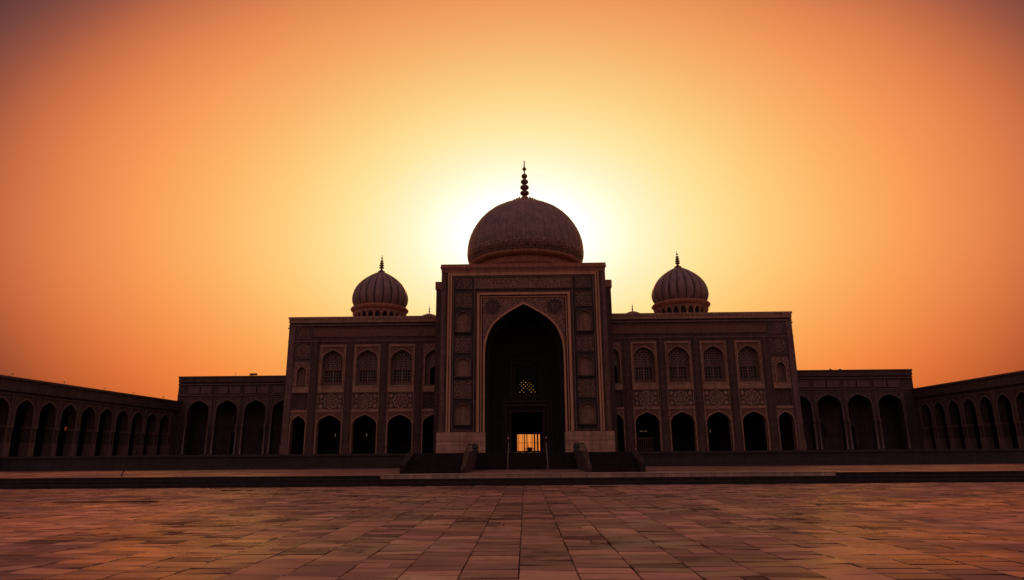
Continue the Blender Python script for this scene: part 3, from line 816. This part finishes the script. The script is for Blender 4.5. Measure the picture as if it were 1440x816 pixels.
    # spout on the outer edge
    mb = MB(TW); mb.box(outer, outer + side * .45, 21.0, 21.2, -.9, -.7); mb.build('waterspout', M['field'], th)
    # ribbed dome
    cy = 107.0; zb = 25.35 + dz
    mb = MB(); NL = 20
    lob = lambda t: 1 - .075 * (1 - abs(math.sin(NL * t / 2))) ** 2.0
    k = 4.72
    prof = [(k * .86, zb + .75), (k * .93, zb + 1.15), (k * .98, zb + 1.7), (k, zb + 2.3), (k * .985, zb + 2.95), (k * .945, zb + 3.6), (k * .88, zb + 4.25), (k * .79, zb + 4.85), (k * .68, zb + 5.4), (k * .555, zb + 5.9), (k * .42, zb + 6.35), (k * .28, zb + 6.75), (k * .16, zb + 7.05), (k * .07, zb + 7.3), (.01, zb + 7.45)]
    mb.lathe(prof, dcx, cy, NL * 12, lob); mb.groove = (M['groove'], lambda i: (i % (NL * 12)) % 12 in (0, 11))
    d = mb.build('dome', M['domerib'], th); d['label'] = 'bulbous ribbed dome on a low drum'
    mb = MB(); mb.lathe([(3.75, 22.5), (3.75, zb - .1)], dcx, cy, 48); mb.build('drum', M['deep'], d)
    mb = MB()
    for i in range(22):
        t = 2 * PI * (i + .5) / 22; x, y = dcx + 4.05 * math.cos(t), cy + 4.05 * math.sin(t)
        mb.lathe([(.26, 22.6), (.26, 22.9), (.17, 23.0), (.17, zb - 1.0), (.30, zb - .75), (.42, zb - .5), (.5, zb - .3)], x, y, 8)
    mb.lathe([(3.8, zb - .48), (4.25, zb - .45), (4.35, zb - .3), (4.35, zb - .05)], dcx, cy, 64)
    mb.build('colonnette_ring', M['frame'], d)
    mb = MB(); mb.lathe([(4.3, zb - .1), (4.55, zb), (4.78, zb + .25), (4.84, zb + .45), (4.74, zb + .62), (4.5, zb + .7), (4.3, zb + .85), (4.05, zb + .95)], dcx, cy, 80); mb.build('rim', M['rim'], d)
    finial_parts(d, dcx, cy, zb + 7.3, 35.65, .50, M['metal'])
    # small cupola further back on the roof
    mb = MB(); mb.lathe([(1.9, 22.55), (1.9, 24.0), (1.98, 24.05), (1.6, 24.5), (1.0, 24.85), (.3, 25.1), (.01, 25.2)], cup, 107.0, 32)
    c = mb.build('cupola', M['domerib'], th); finial_parts(c, cup, 107.0, 25.05, 26.6, .2, M['metal'], 2)
    return th
wing(-1); wing(1)

# ================================================================== SIDE HALLS
HY = 108.0
TH = lambda u, v, w: (u, HY - w, v)
def hall(side):
    if side < 0:
        outer, inner, op, hw = -58.0, -36.0, [(-56.0, -52.45), (-51.25, -47.7), (-46.5, -42.95), (-41.8, -38.25)], 0
        top = 15.0; label = 'low dark hall of four pointed arches, between left gallery and left wing'
    else:
        outer, inner, op = 63.75, 40.55, [(42.9, 46.75), (47.75, 51.65), (52.65, 56.55), (57.6, 61.5)]
        top = 15.0; label = 'low dark hall of four pointed arches, between right wing and right gallery'
    lo, hi = min(outer, inner), max(outer, inner)
    th = thing('portico_hall', ((lo + hi) / 2, HY, PT), label, 'hall', 'low halls beside the wings')
    mb = MB(TH)
    cuts = [lo] + [(op[i][1] + op[i + 1][0]) / 2 for i in range(3)] + [hi]
    for i, (a, b) in enumerate(op):
        mb.arch_wall(cuts[i], cuts[i + 1], PT, 11.9, a, b, 9.2, 11.0, PT, 0, .9)
    mb.box(lo, hi, 11.9, top - 1.0, -.9, 0); mb.box(lo, hi, 11.6, top - 1.0, -14, -.904); mb.box(outer, outer - side * .8, PT, 11.6, -14, -.904)
    mb.build('wall', M['hall'], th)
    # back wall of the portico with a door and a blind niche over it
    dc = (op[1][0] + op[1][1]) / 2 if side < 0 else (op[2][0] + op[2][1]) / 2
    mb = MB(TH)
    mb.holed(lo + .8, hi - .1, PT, 11.59, -5.4, -5.0, [(dc - 1.1, dc + 1.1, PT, 6.0), (dc - .8, dc + .8, 7.3, 9.0)])
    w2 = dc + 5.0 * (1 if side < 0 else -1)
    bw = mb.build('rear_wall', M['backwall'], th)
    mb = MB(TH); mb.box(dc - 1.25, dc + 1.25, PT, 9.3, -5.55, -5.402); mb.build('door', M['interior'], th)
    mb = MB(TH); mb.ribbon([(dc - 1.1, PT), (dc - 1.1, 6.0), (dc + 1.1, 6.0), (dc + 1.1, PT)], .25, -5.0, -4.85)
    mb.ribbon([(dc - .8, 7.3)] + arch_pts(dc, .8, 8.1, 8.95) + [(dc + .8, 7.3)], .3, -5.0, -4.9)
    mb.build('door_frame', M['hallframe'], th)
    for x in (w2 - .9, w2 + .9):
        mb = MB(TH); mb.box(x - .4, x + .4, 4.6, 6.2, -4.998, -4.97); mb.frame(x - .4, x + .4, 4.6, 6.2, .1, -5, -4.94); mb.build('wall_panel', M['deep'], th)
    for i, (a, b) in enumerate(op):
        c = (a + b) / 2
        mb = MB(TH); mb.ribbon([(a, 6.9)] + arch_pts(c, (b - a) / 2, 9.2, 11.0) + [(b, 6.9)], .2, -.1, .12)
        mb.ribbon([(a - .28, 6.9), (a - .28, 11.45), (b + .28, 11.45), (b + .28, 6.9)], .12, 0, .12); mb.build('arch_moulding', M['hallframe'], th)
        mb = MB(TH)
        ap = arch_pts(c, (b - a) / 2 + .2, 9.2, 11.2)
        for p, q in zip(ap, ap[1:]): mb.face([(*p, .02), (*q, .02), (q[0], 11.44, .02), (p[0], 11.44, .02)])
        mb.build('spandrel', M['arabdark'], th)
        for k in (0, 1):
            u0 = a - .15 + k * (b - a + .3) / 2; u1 = u0 + (b - a + .3) / 2 - .1
            mb = MB(TH); mb.box(u0, u1, 12.25, 13.25, -.1, .03); mb.frame(u0, u1, 12.25, 13.25, .1, 0, .1); mb.build('frieze_panel', M['hallframe'], th)
        for x in (a - .13, b + .13):
            mb = MB(TH)
            mb.lathe([(.2, -.16), (.2, -.16)], 0, 0, 3) if False else None
            y = HY - .16
            m2 = MB(); m2.lathe([(.001, PT), (.21, PT), (.21, PT + .3), (.13, PT + .4), (.125, 4.2), (.12, 6.2), (.15, 6.3)], x, y, 12)
            cl = m2.build('column', M['marble'], th)
            m2 = MB(); m2.lathe([(.15, 6.3), (.2, 6.45), (.26, 6.75), (.27, 6.9), (.001, 6.9)], x, y, 8); m2.build('capital', M['hallframe'], cl)
    mb = MB(TH); mb.box(lo, hi, 13.55, 13.72, 0, .2); mb.box(lo, hi, 11.75, 11.9, 0, .16); mb.build('string_course', M['hallframe'], th)
    mb = MB(TH); mb.box(lo, hi, top - 1.0, top - .22, -14, .25); mb.box(lo - .08, hi + .08, top - .22, top, -14, .36)
    mb.build('cornice', M['field'], th)
    mb = MB(TH); mb.box(outer, outer + side * .4, top - 1.3, top - 1.12, -.8, -.6); mb.build('waterspout', M['field'], th)
    return th
hall(-1); hall(1)

# ================================================================== SIDE GALLERIES (run towards the camera)
def gallery(side):
    if side < 0:
        X = -57.4; T_ = lambda u, v, w: (X + w, u, v); top = 10.85; c0, p, n = 66.8, 3.7, 11; va = 8.5; vs = 7.05
        label = 'long dark arcaded gallery with a glowing lamp, reaching the left edge'
    else:
        X = 63.6; T_ = lambda u, v, w: (X - w, u, v); top = 11.8; c0, p, n = 105.4 - 3.45 * 9, 3.45, 10; va = 9.25; vs = 7.7
        label = 'long dark arcaded gallery, running to the right edge'
    th = thing('arcade_gallery', (X, 88, PT), label, 'arcade', 'arcaded galleries flanking the square')
    y0 = c0 - p / 2; y1 = 107.9
    if side < 0: y0 = 70.1
    half = p / 2 - .48
    arches = [c0 + i * p for i in range(n) if c0 + i * p - p / 2 > (68 if side < 0 else 69.9)]
    y0 = arches[0] - p / 2
    mb = MB(T_)
    for c in arches:
        mb.arch_wall(c - p / 2, c + p / 2, PT, top - 1.6, c - half, c + half, vs, va, PT, 0, .95)
    e = arches[-1] + p / 2
    if y1 > e: mb.box(e, y1, PT, top - 1.6, -.95, 0)
    mb.box(y0, y1, top - 1.6, top - .25, -7, 0); mb.box(y0, y1, PT, top - 1.6, -7, -6.5)
    mb.box(y0, y0 + .5, PT, top - 1.6, -6.49, -.96); mb.box(y1 - .5, y1, PT, top - 1.6, -6.49, -.96)
    mb.build('wall', M['hall'], th)
    mb = MB(T_); mb.box(y0 + .5, y1, PT, top - 1.62, -6.4, -6.3); mb.build('interior_wall', M['interior'], th)
    for c in arches:
        mb = MB(T_); mb.ribbon([(c - half, 5.6)] + arch_pts(c, half, vs, va) + [(c + half, 5.6)], .16, -.1, .1)
        mb.ribbon([(c - half - .26, 5.6), (c - half - .26, va + .42), (c + half + .26, va + .42), (c + half + .26, 5.6)], .1, 0, .1)
        mb.build('arch_moulding', M['hallframe'], th)
    for c in [a - p / 2 for a in arches] + [arches[-1] + p / 2]:
        mb = MB(T_); mb.box(c - .50, c + .50, PT, 3.7, -.97, .08); mb.box(c - .53, c + .53, 5.3, 5.58, -.99, .12); mb.box(c - .44, c - .3, 3.7, 5.3, 0, .06); mb.box(c + .3, c + .44, 3.7, 5.3, 0, .06)
        mb.build('pier', M['hallframe'], th)
    mb = MB(T_); mb.box(y0, y1, top - .25, top, -7, .3); mb.box(y0, y1, top - 1.35, top - .26, 0, .16); mb.box(y0, y1, top - 1.55, top - 1.38, 0, .28)
    for i in range(int((y1 - y0) / .5)):
        u = y0 + .2 + i * .5; mb.box(u, u + .2, top - .45, top - .255, .16, .26)
    mb.build('cornice', M['hall'], th)
    return th
gallery(-1); gallery(1)

# ================================================================== SMALL THINGS
def roof_lamp(x, y, z, where, i):
    t = thing('rooftop_lamp', (x, y, z), f'tiny curved lamp on the left gallery roof, {where}', 'lamp', 'lamps along the left gallery roof')
    mb = MB(); mb.tube((x, y, z), (x, y, z + .38), .025, 6)
    pr = None
    for k in range(7):
        a = PI * k / 6; q = (x, y + .16 - .16 * math.cos(a), z + .38 + .14 * math.sin(a))
        if pr: mb.tube(pr, q, .022, 6)
        pr = q
    mb.build('post', M['iron'], t)
    mb = MB(); mb.lathe([(.001, z + .38), (.06, z + .36), (.08, z + .28), (.001, z + .24)], x, y + .32, 10); mb.build('lamp_head', M['iron'], t)
for i, (y, wh) in enumerate(((71.6, 'nearest the left edge'), (80.1, 'second from the left edge'), (88.1, 'third from the left edge'), (95.0, 'fourth from the left edge'), (103.1, 'farthest, next to the hall'))):
    roof_lamp(-57.75, y, 10.85, wh, i)

t = thing('water_tank', (-46.2, 109.5, 15.0), 'small dark tank on legs on the roof of the left hall', 'water tank')
mb = MB(); 
mb.lathe([(.001, 15.28), (.3, 15.28), (.33, 15.35), (.33, 15.52), (.2, 15.6), (.001, 15.62)], -46.5, 109.5, 14); mb.build('tank', M['iron'], t)
mb = MB(); 
for dx in (-.25, .25):
    for dy in (-.25, .25): mb.tube((-46.5 + dx, 109.5 + dy, 15.0), (-46.5 + dx, 109.5 + dy, 15.3), .03, 6)
mb.box(-46.15, -45.6, 109.3, 109.7, 15.3, 15.6); mb.tube((-45.7, 109.5, 15.0), (-45.7, 109.5, 15.35), .04, 6); mb.build('stand', M['iron'], t)
mb = MB(); mb.tube((-49, 109, 15.0), (-49, 109, 15.75), .03, 6); mb.tube((-49.12, 109, 15.55), (-48.88, 109, 15.55), .015, 6)
tag(mb.build('antenna', M['iron']), 'thin upright antenna on the roof of the left hall', 'antenna')
for i, x in enumerate((51.2, 52.8)):
    mb = MB(); mb.lathe([(.001, 15.0), (.28, 15.0), (.3, 15.1), (.26, 15.24), (.1, 15.33), (.001, 15.36)], x, 109.3, 16)
    mb.tube((x + .05, 109.3, 15.3), (x + .05, 109.3, 15.42), .05, 6)
    tag(mb.build('roof_vent', M['iron']), ('low rounded vent on the right hall roof, nearer the wing', 'low rounded vent on the right hall roof, farther from the wing')[i], 'vent', 'vents on the right hall roof')

# glowing lamp in the left gallery
lx, ly, lz = -59.4, 84.5, 5.6
t = thing('hanging_lamp', (lx, ly, lz), 'round orange glowing lamp hanging inside the left gallery arch', 'lamp')
mb = MB(); mb.lathe([(.001, lz - .28), (.14, lz - .24), (.25, lz - .1), (.27, lz + .03), (.2, lz + .2), (.08, lz + .28), (.001, lz + .29)], lx, ly, 18); mb.build('globe', M['lamp'], t)
mb = MB(); mb.tube((lx, ly, lz + .28), (lx, ly, 9.2), .02, 6); mb.lathe([(.1, lz + .26), (.1, lz + .34), (.03, lz + .4)], lx, ly, 10); mb.build('chain', M['iron'], t)

# chandelier and railing inside the first arch of the right wing
t = thing('chandelier', (18.0, 101.0, 5.1), 'pale chandelier inside the right wing arch nearest the portal', 'chandelier')
mb = MB(); 
for k in range(6):
    a = 2 * PI * k / 6; mb.tube((18, 101, 5.0), (18 + .5 * math.cos(a), 101 + .5 * math.sin(a), 5.05), .02, 6)
mb.tube((18, 101, 5.0), (18, 101, 7.9), .02, 6); mb.build('arm', M['iron'], t)
for k in range(6):
    a = 2 * PI * k / 6; mb = MB(); mb.lathe([(.001, 5.05), (.05, 5.08), (.06, 5.16), (.03, 5.26), (.001, 5.3)], 18 + .5 * math.cos(a), 101 + .5 * math.sin(a), 8); mb.build('bulb', M['paleglow'], t)
t = thing('iron_railing', (18.0, 100.0, PT), 'upright iron railing inside the right wing arch below the chandelier', 'railing')
mb = MB(); mb.tube((16.8, 100, 4.1), (19.2, 100, 4.1), .03, 6); mb.tube((16.8, 100, 2.5), (19.2, 100, 2.5), .03, 6); mb.build('rail', M['rail'], t)
mb = MB()
for k in range(9): mb.tube((16.9 + .275 * k, 100, PT), (16.9 + .275 * k, 100, 4.3), .025, 6)
mb.build('baluster', M['rail'], t)
for x, z, lab in ((28.1, 5.15, 'small lantern glowing in the third arch right of the portal'), (-24.3, 5.0, 'pale window glint shaped as a lantern in the second full arch left of the portal'), (-29.1, 5.0, 'pale window glint shaped as a lantern in the third full arch left of the portal')):  # left two are added lanterns standing in for window glints
    t = thing('lantern_and_glint', (x, 101, z), lab, 'lantern', 'lanterns inside the wing arches')
    mb = MB(); mb.lathe([(.001, z - .3), (.06, z - .25), (.08, z), (.06, z + .2), (.001, z + .3)], x, 101, 8); mb.build('lantern_glass', M['paleglow'], t)
    mb = MB(); mb.tube((x, 101, z + .28), (x, 101, 7.9), .015, 6); mb.lathe([(.12, z + .2), (.05, z + .34), (.001, z + .4)], x, 101, 8); mb.build('hanger', M['iron'], t)

# short leaning post on the terrace, drain grates and a long slot in the paving
mb = MB(); mb.tube((-30.45, 50, TZ), (-30.28, 50, TZ + .42), .05, 8); mb.box(-30.42, -30.14, 49.93, 50.07, TZ + .40, TZ + .47)
tag(mb.build('leaning_post', M['iron']), 'short dark leaning post on the terrace at left', 'post')
def grate(x0, x1, y, wdt, lab):
    mb = MB(); mb.box(x0, x1, y - wdt / 2, y + wdt / 2, .012, .024); mb.box(x0, x1, y - wdt / 2, y - wdt / 2 + .05, .024, .032); mb.box(x0, x1, y + wdt / 2 - .05, y + wdt / 2, .024, .032)
    n = int((x1 - x0) / .12)
    for i in range(n + 1):
        u = x0 + (x1 - x0 - .03) * i / n; mb.box(u, u + .03, y - wdt / 2 + .05, y + wdt / 2 - .05, .024, .031)
    tag(mb.build('drain_grate', M['void']), lab, 'drain grate')
grate(-19.2, -17.3, 42.3, .42, 'short dark drain grate in the paving left, close to the steps')
grate(4.05, 5.85, 43.4, .42, 'short dark drain grate in the paving right of centre, below the stairs')
grate(-23.0, -17.9, 32.6, .26, 'long narrow dark drain channel in the paving at left')

# ================================================================== SKY AND LIGHT
SUN_EL = R(19.0); SUN_AZ = 0.0
w = bpy.data.worlds.new('World'); scene.world = w; w.use_nodes = True
nt = w.node_tree; nt.nodes.clear(); L = nt.links
out = N(nt, 'ShaderNodeOutputWorld')
tc = N(nt, 'ShaderNodeTexCoord')
def dot(vec):
    n = N(nt, 'ShaderNodeVectorMath', operation='DOT_PRODUCT'); L.new(tc.outputs['Generated'], n.inputs[0]); n.inputs[1].default_value = vec; return n.outputs['Value']
def math_(op, a, b=None, c=None):
    n = N(nt, 'ShaderNodeMath', operation=op)
    for i, x in enumerate((a, b, c)):
        if x is None: continue
        if isinstance(x, (int, float)): n.inputs[i].default_value = x
        else: L.new(x, n.inputs[i])
    return n.outputs[0]
ce, se = math.cos(SUN_EL), math.sin(SUN_EL)
ds, dr, du = dot((0, ce, se)), dot((1, 0, 0)), dot((0, -se, ce))
az = math_('ARCTAN2', dr, ds); el = math_('ARCSINE', du)
el = math_('MULTIPLY', el, 1.6)
q = math_('SQRT', math_('ADD', math_('MULTIPLY', az, az), math_('MULTIPLY', el, el)))
hz = N(nt, 'ShaderNodeTexNoise', Scale=2.2, Detail=4.0); L.new(tc.outputs['Generated'], hz.inputs['Vector'])
qn = math_('ADD', q, math_('MULTIPLY', math_('SUBTRACT', hz.outputs['Fac'], .5), .03))
fac = math_('DIVIDE', qn, PI)
cr = N(nt, 'ShaderNodeValToRGB'); L.new(fac, cr.inputs[0])
def lin(c): 
    return tuple((x / 255 / 12.92) if x / 255 <= .04045 else ((x / 255 + .055) / 1.055) ** 2.4 for x in c) + (1,)
stops = [(0, (255, 254, 244)), (6.5, (255, 250, 224)), (9.9, (254, 238, 192)), (14.7, (252, 224, 150)), (20.5, (252, 201, 116)), (25.9, (251, 176, 95)), (30.8, (248, 153, 80)), (35.4, (230, 130, 70)), (39.2, (200, 105, 61)), (42.0, (158, 82, 56)), (44.2, (124, 66, 53)), (46.5, (92, 52, 47)), (52, (90, 52, 48)), (72, (148, 108, 98)), (110, (162, 122, 112)), (180, (165, 127, 118))]
el_ = cr.color_ramp.elements
el_[0].position = 0; el_[0].color = lin(stops[0][1]); el_[1].position = 1; el_[1].color = lin(stops[-1][1])
for d_, c_ in stops[1:-1]:
    e = el_.new(d_ / 180); e.color = lin(c_)
glow = math_('MULTIPLY', math_('EXPONENT', math_('MULTIPLY', math_('MULTIPLY', q, q), -1 / (R(4.6) ** 2))), 1.1)
gl = N(nt, 'ShaderNodeCombineXYZ'); L.new(glow, gl.inputs[0]); L.new(math_('MULTIPLY', glow, .90), gl.inputs[1]); L.new(math_('MULTIPLY', glow, .55), gl.inputs[2])
add = N(nt, 'ShaderNodeVectorMath', operation='ADD'); L.new(cr.outputs[0], add.inputs[0]); L.new(gl.outputs[0], add.inputs[1])
hzn = N(nt, 'ShaderNodeMapRange', interpolation_type='SMOOTHSTEP'); L.new(dot((0, 0, 1)), hzn.inputs['Value'])
hzn.inputs['From Min'].default_value = .0; hzn.inputs['From Max'].default_value = .30
hc = N(nt, 'ShaderNodeMix', data_type='RGBA'); hc.inputs['A'].default_value = (.95, .70, .46, 1); hc.inputs['B'].default_value = (.99, 1.0, 1.06, 1); L.new(hzn.outputs[0], hc.inputs['Factor'])
hz2 = N(nt, 'ShaderNodeMapRange', interpolation_type='SMOOTHSTEP'); L.new(dot((0, 0, 1)), hz2.inputs['Value'])
hz2.inputs['From Min'].default_value = .36; hz2.inputs['From Max'].default_value = .66
hd = N(nt, 'ShaderNodeMix', data_type='RGBA'); hd.inputs['A'].default_value = (1, 1, 1, 1); hd.inputs['B'].default_value = (.90, .96, 1.12, 1); L.new(hz2.outputs[0], hd.inputs['Factor'])
hmm = N(nt, 'ShaderNodeVectorMath', operation='MULTIPLY'); L.new(hc.outputs['Result'], hmm.inputs[0]); L.new(hd.outputs['Result'], hmm.inputs[1])
hm = N(nt, 'ShaderNodeVectorMath', operation='MULTIPLY'); L.new(add.outputs[0], hm.inputs[0]); L.new(hmm.outputs[0], hm.inputs[1])
bg = N(nt, 'ShaderNodeBackground', Strength=1.0); L.new(hm.outputs[0], bg.inputs['Color'])
sky = N(nt, 'ShaderNodeTexSky', sky_type='NISHITA', sun_disc=False, sun_elevation=SUN_EL, sun_rotation=SUN_AZ, dust_density=6.0, air_density=2.0)
bg2 = N(nt, 'ShaderNodeBackground', Strength=0.002); L.new(sky.outputs[0], bg2.inputs['Color'])
ash = N(nt, 'ShaderNodeAddShader'); L.new(bg.outputs[0], ash.inputs[0]); L.new(bg2.outputs[0], ash.inputs[1]); L.new(ash.outputs[0], out.inputs['Surface'])

sd = bpy.data.lights.new('sun', 'SUN'); sd.energy = 2.3; sd.angle = R(.8); sd.color = (1, .36, .13)
so = bpy.data.objects.new('sun', sd); col.objects.link(so); so.rotation_euler = (-(PI / 2 - SUN_EL), 0, -SUN_AZ)
so.location = (0, 150, 60)

# ================================================================== CAMERA
cd = bpy.data.cameras.new('camera'); cd.sensor_width = 36; cd.lens = 909 / 1440 * 36; cd.clip_end = 5000; cd.clip_start = .1
co = bpy.data.objects.new('camera', cd); col.objects.link(co)
from mathutils import Matrix
co.matrix_world = Matrix.Translation((0, 0, 2.2)) @ Matrix.Rotation(R(1.04), 4, 'Z') @ Matrix.Rotation(R(90 + 14.1), 4, 'X') @ Matrix.Rotation(R(-.46), 4, 'Z')
scene.camera = co
scene.view_settings.view_transform = 'Standard'; scene.view_settings.look = 'None'; scene.view_settings.exposure = 0
scene.cycles.use_denoising = True
scene.cycles.max_bounces = 6
